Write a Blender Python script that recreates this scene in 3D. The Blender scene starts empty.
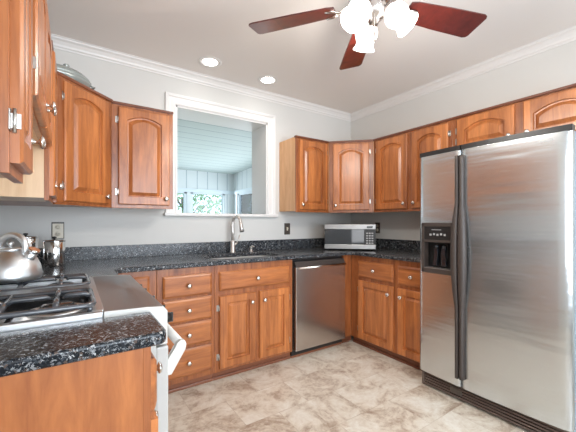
import bpy, bmesh, math, random
from mathutils import Vector, Matrix
random.seed(7)
PI = math.pi
S = bpy.context.scene
COL = S.collection

# ------------------------------------------------------------------ camera
cam_d = bpy.data.cameras.new('camera')
cam = bpy.data.objects.new('camera', cam_d)
COL.objects.link(cam)
cam.location = (-2.916, -2.895, 1.201)
cam.rotation_euler = (PI / 2, 0, -0.5939)
cam_d.sensor_width = 36.0
cam_d.lens = 317.4 / 576 * 36
cam_d.shift_y = 6.4 / 576
cam_d.clip_start = 0.02
S.camera = cam

# ------------------------------------------------------------------ world
W = bpy.data.worlds.new('world')
S.world = W
W.use_nodes = True
wn = W.node_tree
bg = wn.nodes['Background']
bg.inputs['Color'].default_value = (0.80, 0.91, 1.0, 1)
bg.inputs['Strength'].default_value = 2.2

# ------------------------------------------------------------------ exposure
S.view_settings.view_transform = 'Standard'
S.view_settings.look = 'None'
S.view_settings.exposure = 0.16
S.view_settings.gamma = 1.0
S.view_settings.use_curve_mapping = False


def area(name, loc, rot, sx, sy, power, col):
    d = bpy.data.lights.new(name, 'AREA')
    d.shape = 'RECTANGLE'
    d.size = sx
    d.size_y = sy
    d.energy = power
    d.color = col
    o = bpy.data.objects.new(name, d)
    o.location = loc
    o.rotation_euler = rot
    COL.objects.link(o)
    return o


# daylight entering by the wide rear window, the added side window and the sunroom windows
area('rear_window_daylight', (-1.7, -5.02, 1.35), (PI / 2, 0, 0), 2.8, 1.7, 145, (1.0, 0.975, 0.95))
area('added_side_daylight', (-3.40, -4.0, 1.35), (PI / 2, 0, -PI / 2), 1.1, 1.3, 22, (0.95, 0.97, 1.0))  # unseen source, added to throw light on the fridge side
area('sunroom_daylight', (-1.4, 2.9, 1.5), (-PI / 2, 0, 0), 2.4, 0.6, 11, (0.82, 0.94, 1.0))
area('sunroom_side_daylight', (-0.32, 1.75, 1.45), (PI / 2, 0, PI / 2), 2.0, 0.6, 16, (0.82, 0.94, 1.0))

# ------------------------------------------------------------------ materials


def new_mat(name):
    m = bpy.data.materials.new(name)
    m.use_nodes = True
    return m, m.node_tree, m.node_tree.nodes['Principled BSDF']


def plain(name, col, rough=0.5, metal=0.0, spec=0.5, coat=0.0, bump=0.0, bscale=60):
    m, nt, b = new_mat(name)
    b.inputs['Base Color'].default_value = (*col, 1)
    b.inputs['Roughness'].default_value = rough
    b.inputs['Metallic'].default_value = metal
    b.inputs['Specular IOR Level'].default_value = spec
    b.inputs['Coat Weight'].default_value = coat
    tc = nt.nodes.new('ShaderNodeTexCoord')
    n = nt.nodes.new('ShaderNodeTexNoise')
    n.inputs['Scale'].default_value = bscale
    n.inputs['Detail'].default_value = 4
    nt.links.new(tc.outputs['Object'], n.inputs['Vector'])
    mr = nt.nodes.new('ShaderNodeMapRange')
    mr.inputs['To Min'].default_value = max(rough - 0.03, 0.02)
    mr.inputs['To Max'].default_value = min(rough + 0.03, 1)
    nt.links.new(n.outputs['Fac'], mr.inputs['Value'])
    nt.links.new(mr.outputs['Result'], b.inputs['Roughness'])
    if bump:
        bp = nt.nodes.new('ShaderNodeBump')
        bp.inputs['Strength'].default_value = bump
        bp.inputs['Distance'].default_value = 0.002
        nt.links.new(n.outputs['Fac'], bp.inputs['Height'])
        nt.links.new(bp.outputs['Normal'], b.inputs['Normal'])
    return m


def wood(name, dark, light, horiz=False, rough=0.33, plank=0.075, coat=0.2, var=0.30):
    m, nt, b = new_mat(name)
    N = nt.nodes
    L = nt.links
    tc = N.new('ShaderNodeTexCoord')
    oi = N.new('ShaderNodeObjectInfo')
    mp = N.new('ShaderNodeMapping')
    mp.inputs['Scale'].default_value = (1.1, 9, 11) if horiz else (11, 9, 1.1)
    add = N.new('ShaderNodeVectorMath')
    add.operation = 'ADD'
    mul = N.new('ShaderNodeMath')
    mul.operation = 'MULTIPLY'
    mul.inputs[1].default_value = 37.0
    L.new(oi.outputs['Random'], mul.inputs[0])
    L.new(tc.outputs['Object'], add.inputs[0])
    L.new(mul.outputs[0], add.inputs[1])
    L.new(add.outputs[0], mp.inputs['Vector'])
    n1 = N.new('ShaderNodeTexNoise')
    n1.inputs['Scale'].default_value = 2.2
    n1.inputs['Detail'].default_value = 7
    n1.inputs['Roughness'].default_value = 0.62
    n1.inputs['Distortion'].default_value = 0.7
    L.new(mp.outputs[0], n1.inputs['Vector'])
    n2 = N.new('ShaderNodeTexNoise')
    n2.inputs['Scale'].default_value = 14
    n2.inputs['Detail'].default_value = 4
    L.new(mp.outputs[0], n2.inputs['Vector'])
    # staves glued side by side
    sep = N.new('ShaderNodeSeparateXYZ')
    L.new(add.outputs[0], sep.inputs[0])
    dv = N.new('ShaderNodeMath')
    dv.operation = 'DIVIDE'
    dv.inputs[1].default_value = plank
    L.new(sep.outputs['Z' if horiz else 'X'], dv.inputs[0])
    fl = N.new('ShaderNodeMath')
    fl.operation = 'FLOOR'
    L.new(dv.outputs[0], fl.inputs[0])
    wnz = N.new('ShaderNodeTexWhiteNoise')
    wnz.noise_dimensions = '1D'
    L.new(fl.outputs[0], wnz.inputs['W'])
    a1 = N.new('ShaderNodeMath')
    a1.operation = 'MULTIPLY_ADD'
    a1.inputs[1].default_value = var
    L.new(wnz.outputs['Value'], a1.inputs[0])
    L.new(n1.outputs['Fac'], a1.inputs[2])
    a2 = N.new('ShaderNodeMath')
    a2.operation = 'MULTIPLY_ADD'
    a2.inputs[1].default_value = 0.17
    L.new(n2.outputs['Fac'], a2.inputs[0])
    L.new(a1.outputs[0], a2.inputs[2])
    r = N.new('ShaderNodeValToRGB')
    r.color_ramp.elements[0].position = 0.38
    r.color_ramp.elements[0].color = (*dark, 1)
    r.color_ramp.elements[1].position = 1.0
    r.color_ramp.elements[1].color = (*light, 1)
    L.new(a2.outputs[0], r.inputs['Fac'])
    L.new(r.outputs['Color'], b.inputs['Base Color'])
    b.inputs['Roughness'].default_value = rough
    b.inputs['Coat Weight'].default_value = coat
    b.inputs['Coat Roughness'].default_value = 0.22
    bp = N.new('ShaderNodeBump')
    bp.inputs['Strength'].default_value = 0.08
    bp.inputs['Distance'].default_value = 0.002
    L.new(n2.outputs['Fac'], bp.inputs['Height'])
    L.new(bp.outputs['Normal'], b.inputs['Normal'])
    return m


def granite(name):
    m, nt, b = new_mat(name)
    N = nt.nodes
    L = nt.links
    tc = N.new('ShaderNodeTexCoord')

    def vor(scale, rnd=1.0):
        v = N.new('ShaderNodeTexVoronoi')
        v.inputs['Scale'].default_value = scale
        v.inputs['Randomness'].default_value = rnd
        n = N.new('ShaderNodeTexNoise')
        n.inputs['Scale'].default_value = scale * 0.7
        mx = N.new('ShaderNodeVectorMath')
        mx.operation = 'MULTIPLY_ADD'
        mx.inputs[1].default_value = (0.02, 0.02, 0.02)
        L.new(tc.outputs['Object'], n.inputs['Vector'])
        L.new(n.outputs['Color'], mx.inputs[0])
        L.new(tc.outputs['Object'], mx.inputs[2])
        L.new(mx.outputs[0], v.inputs['Vector'])
        return v
    v1 = vor(175)
    s1 = N.new('ShaderNodeSeparateColor')
    L.new(v1.outputs['Color'], s1.inputs[0])
    r = N.new('ShaderNodeValToRGB')
    r.color_ramp.interpolation = 'CONSTANT'
    els = r.color_ramp.elements
    els[0].position = 0.0
    els[0].color = (0.008, 0.010, 0.013, 1)
    els[1].position = 0.45
    els[1].color = (0.016, 0.020, 0.026, 1)
    for p_, c in ((0.66, (0.035, 0.042, 0.052)), (0.78, (0.085, 0.09, 0.10)), (0.86, (0.085, 0.06, 0.05)),
                  (0.92, (0.19, 0.20, 0.21)), (0.965, (0.40, 0.41, 0.42))):
        e = els.new(p_)
        e.color = (*c, 1)
    L.new(s1.outputs[0], r.inputs['Fac'])
    v2 = vor(300)
    s2 = N.new('ShaderNodeSeparateColor')
    L.new(v2.outputs['Color'], s2.inputs[0])
    gt = N.new('ShaderNodeMath')
    gt.operation = 'GREATER_THAN'
    gt.inputs[1].default_value = 0.92
    L.new(s2.outputs[1], gt.inputs[0])
    mix = N.new('ShaderNodeMix')
    mix.data_type = 'RGBA'
    L.new(gt.outputs[0], mix.inputs['Factor'])
    L.new(r.outputs['Color'], mix.inputs['A'])
    mix.inputs['B'].default_value = (0.26, 0.27, 0.28, 1)
    L.new(mix.outputs['Result'], b.inputs['Base Color'])
    b.inputs['Roughness'].default_value = 0.20
    b.inputs['Specular IOR Level'].default_value = 0.30
    b.inputs['Coat Weight'].default_value = 0.0
    b.inputs['Coat Roughness'].default_value = 0.08
    return m


def steel(name, col=(0.62, 0.61, 0.60), rough=0.24, horiz=True, wave=0.0, aniso=0.6):
    m, nt, b = new_mat(name)
    N = nt.nodes
    L = nt.links
    b.inputs['Base Color'].default_value = (*col, 1)
    b.inputs['Metallic'].default_value = 1.0
    b.inputs['Anisotropic'].default_value = aniso
    tg = N.new('ShaderNodeTangent')
    tg.direction_type = 'RADIAL'
    tg.axis = 'Z'
    L.new(tg.outputs[0], b.inputs['Tangent'])
    tc = N.new('ShaderNodeTexCoord')
    mp = N.new('ShaderNodeMapping')
    mp.inputs['Scale'].default_value = (2, 2, 260) if horiz else (260, 260, 2)
    n = N.new('ShaderNodeTexNoise')
    n.inputs['Scale'].default_value = 3
    n.inputs['Detail'].default_value = 3
    L.new(tc.outputs['Object'], mp.inputs[0])
    L.new(mp.outputs[0], n.inputs['Vector'])
    mr = N.new('ShaderNodeMapRange')
    mr.inputs['To Min'].default_value = rough - 0.05
    mr.inputs['To Max'].default_value = rough + 0.07
    L.new(n.outputs['Fac'], mr.inputs['Value'])
    L.new(mr.outputs['Result'], b.inputs['Roughness'])
    if wave:
        mp2 = N.new('ShaderNodeMapping')
        mp2.inputs['Scale'].default_value = (0.8, 0.8, 7.0)
        n2 = N.new('ShaderNodeTexNoise')
        n2.inputs['Scale'].default_value = 1.6
        n2.inputs['Detail'].default_value = 2
        L.new(tc.outputs['Object'], mp2.inputs[0])
        L.new(mp2.outputs[0], n2.inputs['Vector'])
        bp = N.new('ShaderNodeBump')
        bp.inputs['Strength'].default_value = wave
        bp.inputs['Distance'].default_value = 0.01
        L.new(n2.outputs['Fac'], bp.inputs['Height'])
        L.new(bp.outputs['Normal'], b.inputs['Normal'])
    return m


def emit(name, col, strength, base=(0.9, 0.9, 0.9)):
    m, nt, b = new_mat(name)
    b.inputs['Base Color'].default_value = (*base, 1)
    b.inputs['Emission Color'].default_value = (*col, 1)
    b.inputs['Emission Strength'].default_value = strength
    b.inputs['Roughness'].default_value = 0.3
    return m


def floor_mat():
    m, nt, b = new_mat('stone_vinyl')
    N = nt.nodes
    L = nt.links
    tc = N.new('ShaderNodeTexCoord')
    mp = N.new('ShaderNodeMapping')
    mp.inputs['Rotation'].default_value = (0, 0, 0.0)
    L.new(tc.outputs['Object'], mp.inputs[0])
    br = N.new('ShaderNodeTexBrick')
    br.offset = 0.5
    br.inputs['Scale'].default_value = 1.0
    br.inputs['Brick Width'].default_value = 0.46
    br.inputs['Row Height'].default_value = 0.30
    br.inputs['Mortar Size'].default_value = 0.0022
    br.inputs['Mortar Smooth'].default_value = 0.6
    br.inputs['Color1'].default_value = (0, 0, 0, 1)
    br.inputs['Color2'].default_value = (1, 1, 1, 1)
    br.inputs['Mortar'].default_value = (0.5, 0.5, 0.5, 1)
    L.new(mp.outputs[0], br.inputs['Vector'])
    sc = N.new('ShaderNodeVectorMath')
    sc.operation = 'MULTIPLY_ADD'
    sc.inputs[1].default_value = (3.0, 3.0, 3.0)
    L.new(br.outputs['Color'], sc.inputs[0])
    L.new(mp.outputs[0], sc.inputs[2])
    n1 = N.new('ShaderNodeTexNoise')
    n1.inputs['Scale'].default_value = 4.5
    n1.inputs['Detail'].default_value = 9
    n1.inputs['Roughness'].default_value = 0.68
    n1.inputs['Distortion'].default_value = 0.8
    L.new(sc.outputs[0], n1.inputs['Vector'])
    n2 = N.new('ShaderNodeTexNoise')
    n2.inputs['Scale'].default_value = 26
    n2.inputs['Detail'].default_value = 8
    n2.inputs['Roughness'].default_value = 0.7
    n2.inputs['Distortion'].default_value = 0.8
    L.new(sc.outputs[0], n2.inputs['Vector'])
    mx = N.new('ShaderNodeMath')
    mx.operation = 'MULTIPLY_ADD'
    mx.inputs[1].default_value = 0.42
    L.new(n2.outputs['Fac'], mx.inputs[0])
    L.new(n1.outputs['Fac'], mx.inputs[2])
    r = N.new('ShaderNodeValToRGB')
    e = r.color_ramp.elements
    e[0].position = 0.50
    e[0].color = (0.30, 0.215, 0.155, 1)
    e[1].position = 0.86
    e[1].color = (0.76, 0.72, 0.64, 1)
    q = e.new(0.60)
    q.color = (0.47, 0.375, 0.29, 1)
    q = e.new(0.70)
    q.color = (0.65, 0.575, 0.475, 1)
    L.new(mx.outputs[0], r.inputs['Fac'])
    mix = N.new('ShaderNodeMix')
    mix.data_type = 'RGBA'
    mix.blend_type = 'MULTIPLY'
    L.new(br.outputs['Fac'], mix.inputs['Factor'])
    L.new(r.outputs['Color'], mix.inputs['A'])
    mix.inputs['B'].default_value = (0.80, 0.76, 0.72, 1)
    L.new(mix.outputs['Result'], b.inputs['Base Color'])
    b.inputs['Roughness'].default_value = 0.42
    bp = N.new('ShaderNodeBump')
    bp.inputs['Strength'].default_value = 0.25
    bp.inputs['Distance'].default_value = 0.002
    L.new(mx.outputs[0], bp.inputs['Height'])
    L.new(bp.outputs['Normal'], b.inputs['Normal'])
    return m


def planks(name, col, axis, width, rough=0.5):
    """painted boards: a dark narrow groove every `width` metres along `axis`"""
    m, nt, b = new_mat(name)
    N = nt.nodes
    L = nt.links
    tc = N.new('ShaderNodeTexCoord')
    sep = N.new('ShaderNodeSeparateXYZ')
    L.new(tc.outputs['Object'], sep.inputs[0])
    dv = N.new('ShaderNodeMath')
    dv.operation = 'DIVIDE'
    dv.inputs[1].default_value = width
    L.new(sep.outputs[axis], dv.inputs[0])
    fr = N.new('ShaderNodeMath')
    fr.operation = 'FRACT'
    L.new(dv.outputs[0], fr.inputs[0])
    lt = N.new('ShaderNodeMath')
    lt.operation = 'LESS_THAN'
    lt.inputs[1].default_value = 0.07
    L.new(fr.outputs[0], lt.inputs[0])
    mix = N.new('ShaderNodeMix')
    mix.data_type = 'RGBA'
    L.new(lt.outputs[0], mix.inputs['Factor'])
    mix.inputs['A'].default_value = (*col, 1)
    mix.inputs['B'].default_value = (col[0] * 0.55, col[1] * 0.6, col[2] * 0.65, 1)
    L.new(mix.outputs['Result'], b.inputs['Base Color'])
    bp = N.new('ShaderNodeBump')
    bp.invert = True
    bp.inputs['Strength'].default_value = 0.6
    bp.inputs['Distance'].default_value = 0.004
    L.new(lt.outputs[0], bp.inputs['Height'])
    L.new(bp.outputs['Normal'], b.inputs['Normal'])
    b.inputs['Roughness'].default_value = rough
    return m


def glass(name, tint=(0.9, 0.95, 1.0)):
    m, nt, b = new_mat(name)
    N = nt.nodes
    L = nt.links
    tr = N.new('ShaderNodeBsdfTransparent')
    tr.inputs['Color'].default_value = (*tint, 1)
    gl = N.new('ShaderNodeBsdfGlossy')
    gl.inputs['Roughness'].default_value = 0.03
    fz = N.new('ShaderNodeFresnel')
    mx = N.new('ShaderNodeMixShader')
    L.new(fz.outputs[0], mx.inputs[0])
    L.new(tr.outputs[0], mx.inputs[1])
    L.new(gl.outputs[0], mx.inputs[2])
    L.new(mx.outputs[0], N['Material Output'].inputs['Surface'])
    return m


M = {}
M['wood'] = wood('cherry_wood', (0.205, 0.054, 0.014), (0.62, 0.220, 0.064))
M['wood_h'] = wood('cherry_wood_cross', (0.205, 0.054, 0.014), (0.62, 0.220, 0.064), horiz=True, plank=0.16, var=0.15)
M['frame'] = wood('cherry_frame', (0.16, 0.040, 0.012), (0.56, 0.195, 0.060), plank=0.5, var=0.05)
M['side'] = wood('cherry_veneer_side', (0.55, 0.27, 0.11), (0.86, 0.54, 0.29), plank=0.3, var=0.1)
M['pale'] = wood('pale_maple_side', (0.66, 0.43, 0.25), (0.90, 0.68, 0.46), plank=0.3, var=0.1)
M['panel'] = wood('end_panel', (0.22, 0.060, 0.016), (0.54, 0.19, 0.055), plank=0.25, var=0.12, rough=0.38, coat=0.2)
M['dark_trim'] = wood('dark_cherry_trim', (0.10, 0.025, 0.012), (0.22, 0.07, 0.03), horiz=True, plank=0.3)
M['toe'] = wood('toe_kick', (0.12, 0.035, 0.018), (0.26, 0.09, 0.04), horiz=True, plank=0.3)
M['granite'] = granite('granite')
M['nickel'] = plain('brushed_nickel', (0.72, 0.69, 0.65), 0.22, 1.0)
M['hinge'] = plain('hinge_nickel', (0.55, 0.53, 0.50), 0.3, 1.0)
M['steel'] = steel('fridge_steel', (0.63, 0.665, 0.685), 0.24, wave=0.3, aniso=0.6)
M['dwsteel'] = steel('dishwasher_steel', (0.58, 0.54, 0.51), 0.24, horiz=False, wave=0.0, aniso=0.5)
M['range_steel'] = steel('range_steel', (0.36, 0.36, 0.365), 0.33, horiz=False)
M['polished'] = plain('polished_steel', (0.72, 0.71, 0.70), 0.10, 1.0)
M['satin'] = plain('satin_steel', (0.72, 0.74, 0.755), 0.36, 1.0)
M['sinksteel'] = plain('sink_steel', (0.70, 0.70, 0.69), 0.45, 0.6)
M['black'] = plain('black_plastic', (0.015, 0.014, 0.014), 0.35)
M['brown_black'] = plain('charcoal_brown_plastic', (0.050, 0.038, 0.033), 0.5)
M['iron'] = plain('cast_iron_enamel', (0.06, 0.065, 0.075), 0.2, 0.0, 0.6, coat=0.5)
M['grey_enamel'] = plain('grey_enamel', (0.13, 0.135, 0.145), 0.3, 0.5)
M['cook_black'] = plain('cooktop_black', (0.02, 0.02, 0.022), 0.12, coat=0.5)
M['white_enamel'] = plain('white_enamel', (0.50, 0.50, 0.48), 0.3)
M['handle_white'] = plain('handle_white', (0.66, 0.65, 0.62), 0.25, 0.1)
M['wall'] = plain('wall_paint', (0.63, 0.62, 0.595), 0.8, bump=0.05, bscale=240)
M['wall_side'] = M['wall']
M['ceiling'] = plain('ceiling_paint', (0.78, 0.75, 0.725), 0.85, bump=0.05, bscale=200)
M['trim'] = plain('white_trim_paint', (0.72, 0.705, 0.69), 0.4)
M['floor'] = floor_mat()
M['kick_dark'] = plain('dark_plinth', (0.035, 0.02, 0.014), 0.5)
M['fan_blade'] = wood('mahogany_blade', (0.018, 0.003, 0.003), (0.10, 0.014, 0.010), rough=0.3, plank=0.4, coat=0.5)
M['fan_metal'] = plain('fan_brushed_nickel', (0.62, 0.57, 0.54), 0.25, 1.0)
M['shade'] = emit('frosted_glass_lit', (1.0, 0.97, 0.93), 1.3)
M['lens'] = emit('lamp_lens_lit', (1.0, 0.96, 0.9), 14.0)
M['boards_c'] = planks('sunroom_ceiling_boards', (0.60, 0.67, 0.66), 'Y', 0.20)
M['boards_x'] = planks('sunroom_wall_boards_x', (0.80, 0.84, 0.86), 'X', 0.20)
M['boards_y'] = planks('sunroom_wall_boards_y', (0.80, 0.84, 0.86), 'Y', 0.20)
M['sun_trim'] = plain('sunroom_trim', (0.80, 0.87, 0.93), 0.5)
M['glass'] = glass('window_glass')
M['leaf'] = plain('leaf_green', (0.34, 0.50, 0.28), 0.6)
M['leaf2'] = plain('leaf_pale', (0.45, 0.60, 0.42), 0.6)
M['bark'] = plain('bark', (0.16, 0.12, 0.09), 0.9)
M['grass'] = plain('lawn', (0.20, 0.32, 0.12), 0.9)
M['ivory'] = plain('ivory_plastic', (0.66, 0.60, 0.49), 0.4)
M['plate_brown'] = plain('brown_plate', (0.07, 0.055, 0.045), 0.4)
M['mwglass'] = plain('dark_glass', (0.012, 0.016, 0.022), 0.06, coat=0.6)
M['display'] = plain('display_panel', (0.02, 0.025, 0.025), 0.15)
M['button'] = plain('button_grey', (0.42, 0.42, 0.42), 0.4)
M['grille'] = plain('grille_brown', (0.11, 0.078, 0.062), 0.4)
M['dish'] = plain('grey_green_glaze', (0.33, 0.36, 0.34), 0.18, 0.25, coat=0.6)
M['fridge_side'] = plain('fridge_side_daylit_blue', (0.25, 0.36, 0.46), 0.35, 0.2)  # blue of the daylight falling on the grey side is put into this colour
M['silver'] = plain('silver_plastic', (0.34, 0.335, 0.33), 0.3, 0.7)
M['drum'] = plain('faucet_nickel', (0.62, 0.59, 0.56), 0.32, 0.85)

# ------------------------------------------------------------------ mesh helpers


class MB:
    """collects shapes; build() links them as ONE mesh object"""

    def __init__(self):
        self.bm = bmesh.new()

    def box(self, x0, x1, y0, y1, z0, z1, bev=0.0, seg=2):
        r = bmesh.ops.create_cube(self.bm, size=1)
        vs = r['verts']
        for v in vs:
            v.co = Vector(((x0 + x1) / 2 + v.co.x * (x1 - x0), (y0 + y1) / 2 + v.co.y * (y1 - y0),
                           (z0 + z1) / 2 + v.co.z * (z1 - z0)))
        if bev:
            es = list({e for v in vs for e in v.link_edges})
            bmesh.ops.bevel(self.bm, geom=es, offset=bev, segments=seg, affect='EDGES', profile=0.5)
        return self

    def faces(self, verts, faces):
        vs = [self.bm.verts.new(v) for v in verts]
        for f in faces:
            try:
                self.bm.faces.new([vs[i] for i in f])
            except ValueError:
                pass
        return self

    def prism(self, poly, a, b, axis='z', bev=0.0):
        """poly: 2-D points; axis z -> (x,y), axis y -> (x,z), axis x -> (y,z)"""
        def P(p, h):
            if axis == 'z':
                return (p[0], p[1], h)
            if axis == 'y':
                return (p[0], h, p[1])
            return (h, p[0], p[1])
        n = len(poly)
        vs = [self.bm.verts.new(P(p, a)) for p in poly] + [self.bm.verts.new(P(p, b)) for p in poly]
        self.bm.faces.new(vs[:n][::-1])
        self.bm.faces.new(vs[n:])
        for i in range(n):
            self.bm.faces.new((vs[i], vs[(i + 1) % n], vs[n + (i + 1) % n], vs[n + i]))
        if bev:
            es = list({e for v in vs for e in v.link_edges})
            bmesh.ops.bevel(self.bm, geom=es, offset=bev, segments=2, affect='EDGES', profile=0.5)
        return self

    def lathe(self, prof, c=(0, 0, 0), axis='z', n=32, sx=1.0, sy=1.0, mat=None):
        """prof: list of (radius, height)"""
        rings = []
        for (r, h) in prof:
            ring = []
            k = 1 if r < 1e-6 else n
            for i in range(k):
                a = 2 * PI * i / n
                p = Vector((r * math.cos(a) * sx, r * math.sin(a) * sy, h))
                if axis == 'y':
                    p = Vector((p.x, -p.z, p.y))      # grows towards -y
                elif axis == 'x':
                    p = Vector((p.z, p.x, p.y))
                if mat is not None:
                    p = mat @ p
                ring.append(self.bm.verts.new(p + Vector(c)))
            rings.append(ring)
        for a, b in zip(rings, rings[1:]):
            if len(a) == 1 and len(b) == 1:
                continue
            for i in range(n):
                j = (i + 1) % n
                if len(a) == 1:
                    f = (a[0], b[j], b[i])
                elif len(b) == 1:
                    f = (a[i], a[j], b[0])
                else:
                    f = (a[i], a[j], b[j], b[i])
                fc = self.bm.faces.new(f)
                fc.smooth = True
        return self

    def tube(self, pts, r, n=10, caps=True, flat=1.0, up=None):
        pts = [Vector(p) for p in pts]
        rr = r if isinstance(r, (list, tuple)) else [r] * len(pts)
        rings = []
        prev = None
        for i, p in enumerate(pts):
            if i == 0:
                t = pts[1] - pts[0]
            elif i == len(pts) - 1:
                t = pts[-1] - pts[-2]
            else:
                t = pts[i + 1] - pts[i - 1]
            t.normalize()
            if prev is None:
                u = Vector(up) if up else (Vector((0, 0, 1)) if abs(t.z) < 0.9 else Vector((1, 0, 0)))
            else:
                u = prev
            u = (u - t * u.dot(t)).normalized()
            prev = u
            w = t.cross(u)
            rings.append([self.bm.verts.new(p + (u * math.cos(2 * PI * k / n) * flat + w * math.sin(2 * PI * k / n)) * rr[i])
                          for k in range(n)])
        for a, b in zip(rings, rings[1:]):
            for k in range(n):
                j = (k + 1) % n
                f = self.bm.faces.new((a[k], a[j], b[j], b[k]))
                f.smooth = True
        if caps:
            self.bm.faces.new(rings[0][::-1])
            self.bm.faces.new(rings[-1])
        return self

    def build(self, name, mat, parent=None, loc=(0, 0, 0), rotz=0.0):
        bmesh.ops.recalc_face_normals(self.bm, faces=self.bm.faces[:])
        me = bpy.data.meshes.new(name)
        self.bm.to_mesh(me)
        self.bm.free()
        me.materials.append(mat)
        o = bpy.data.objects.new(name, me)
        COL.objects.link(o)
        o.location = loc
        o.rotation_euler = (0, 0, rotz)
        if parent:
            o.parent = parent
        return o


def box(*a, bev=0.0):
    return MB().box(*a, bev=bev)


def tag(o, label, cat, group=None):
    o['label'] = label
    o['category'] = cat
    if group:
        o['group'] = group
    return o


def thing(name, label, cat, loc=(0, 0, 0), rotz=0.0, group=None):
    o = bpy.data.objects.new(name, None)
    o.empty_display_size = 0.05
    COL.objects.link(o)
    o.location = loc
    o.rotation_euler = (0, 0, rotz)
    return tag(o, label, cat, group)


def struct(o):
    o['kind'] = 'structure'
    return o


def copy_tree(o, parent=None):
    c = o.copy()
    COL.objects.link(c)
    if parent is not None:
        c.parent = parent
    for ch in o.children:
        copy_tree(ch, c)
    return c


# ------------------------------------------------------------------ the room
XL = -3.36          # left wall
YR = -4.6           # rear wall
H = 2.557
WO = (-2.165, -1.225, 1.285, 2.243)     # the opening over the sink: x0 x1 z0 z1
WT = 0.32


def wall_with_hole(name, x0, x1, z0, z1, hole, y0, y1, mat):
    a, b, c, d = hole
    m = MB()
    m.box(x0, a, y0, y1, z0, z1)
    m.box(b, x1, y0, y1, z0, z1)
    m.box(a, b, y0, y1, z0, c)
    m.box(a, b, y0, y1, d, z1)
    return struct(m.build(name, mat))


wall_with_hole('wall_back', XL - 0.12, 0.12, 0, H, WO, 0, WT, M['wall'])
struct(box(0, 0.12, YR - 0.12, 0, 0, H).build('wall_right', M['wall']))
# left wall, with an unseen window added behind the camera to light the fridge
ml = MB()
ml.box(XL - 0.12, XL, -3.4, 0, 0, H)
ml.box(XL - 0.12, XL, YR - 0.12, -3.4, 0, 0.7)
ml.box(XL - 0.12, XL, YR - 0.12, -3.4, 2.0, H)
struct(ml.build('wall_left', M['wall']))
# rear wall with a wide window
wall_with_hole('wall_rear', XL, 0, 0, H, (-3.1, -0.3, 0.5, 2.2), YR - 0.12, YR, M['wall'])
struct(box(XL - 0.12, 0.12, YR - 0.12, WT, H, H + 0.1).build('ceiling', M['ceiling']))
struct(box(XL - 0.12, 0.12, YR - 0.12, 0, -0.1, 0).build('floor', M['floor']))


def window_frame(name, x0, x1, z0, z1, y, mull=1, axis='y', mat='trim', rail=False, t=0.045):
    """frame with mullions in the plane y (axis y) or x (axis x)"""
    m = MB()

    def bx(a0, a1, c0, c1, d=0.03):
        if axis == 'y':
            m.box(a0, a1, y - d, y + d, c0, c1)
        else:
            m.box(y - d, y + d, a0, a1, c0, c1)
    bx(x0, x1, z0, z0 + t)
    bx(x0, x1, z1 - t, z1)
    for k in range(mull + 2):
        xx = x0 + (x1 - x0 - t) * k / (mull + 1)
        bx(xx, xx + t, z0, z1)
    if rail:
        bx(x0, x1, (z0 + z1) / 2 - 0.02, (z0 + z1) / 2 + 0.02, 0.02)
    w = struct(m.build(name, M[mat]))
    g = MB()
    if axis == 'y':
        g.box(x0 + 0.01, x1 - 0.01, y - 0.003, y + 0.003, z0 + 0.01, z1 - 0.01)
    else:
        g.box(y - 0.003, y + 0.003, x0 + 0.01, x1 - 0.01, z0 + 0.01, z1 - 0.01)
    g.build('glass_pane', M['glass'], w)
    return w


window_frame('window_2', -3.1, -0.3, 0.5, 2.2, YR - 0.06, mull=2)
window_frame('window_3', YR - 0.12, -3.4, 0.7, 2.0, XL - 0.06, mull=1, axis='x')  # frame of the added left-wall window, out of view

# window casing of the pass-through above the sink
a, b, c, d = WO
w1 = MB()
# jamb lining
w1.box(a - 0.001, a + 0.014, -0.001, WT + 0.002, c, d)
w1.box(b - 0.014, b + 0.001, -0.001, WT + 0.002, c, d)
w1.box(a, b, -0.001, WT + 0.002, d - 0.014, d + 0.001)
w1o = struct(w1.build('window_1', M['trim']))
cas = MB()
prof = [(0.0, 0.0), (0.0, 0.010), (0.012, 0.017), (0.045, 0.013), (0.062, 0.016), (0.070, 0.024), (0.088, 0.026), (0.092, 0.020), (0.092, 0.0)]
path = [(a, c, -1, 0), (a, d, -1, 1), (b, d, 1, 1), (b, c, 1, 0)]
rings = []
for (px_, pz_, sx_, sz_) in path:
    rings.append([cas.bm.verts.new((px_ + sx_ * q, -h_, pz_ + sz_ * q)) for q, h_ in prof])
for r0, r1 in zip(rings, rings[1:]):
    for k in range(len(prof) - 1):
        cas.bm.faces.new((r0[k], r0[k + 1], r1[k + 1], r1[k]))
cas.build('casing', M['trim'], w1o)
sl = MB()
sl.box(a - 0.105, b + 0.105, -0.055, 0.0, c - 0.028, c, bev=0.006)
sl.box(a, b, 0.0, WT + 0.03, c - 0.028, c)
sl.build('sill', M['trim'], w1o)

# crown moulding
cp = [(0.0, 0.078), (0.006, 0.078), (0.008, 0.066), (0.016, 0.060), (0.020, 0.046), (0.034, 0.026), (0.048, 0.016), (0.050, 0.006), (0.058, 0.004), (0.058, 0.0)]


def crown(name, p0, p1, n0, n1):
    """n0/n1: inward offset direction at each end (mitred)"""
    m = MB()
    r = []
    for p, n_ in ((p0, n0), (p1, n1)):
        r.append([m.bm.verts.new((p[0] + n_[0] * o_, p[1] + n_[1] * o_, H - dz)) for o_, dz in cp])
    for k in range(len(cp) - 1):
        m.bm.faces.new((r[0][k], r[0][k + 1], r[1][k + 1], r[1][k]))
    return struct(m.build(name, M['trim']))


crown('trim_1', (XL, 0), (0, 0), (1, -1), (-1, -1))
crown('trim_2', (0, 0), (0, YR), (-1, -1), (-1, 1))
crown('trim_3', (XL, YR), (XL, 0), (1, 1), (1, -1))

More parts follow.
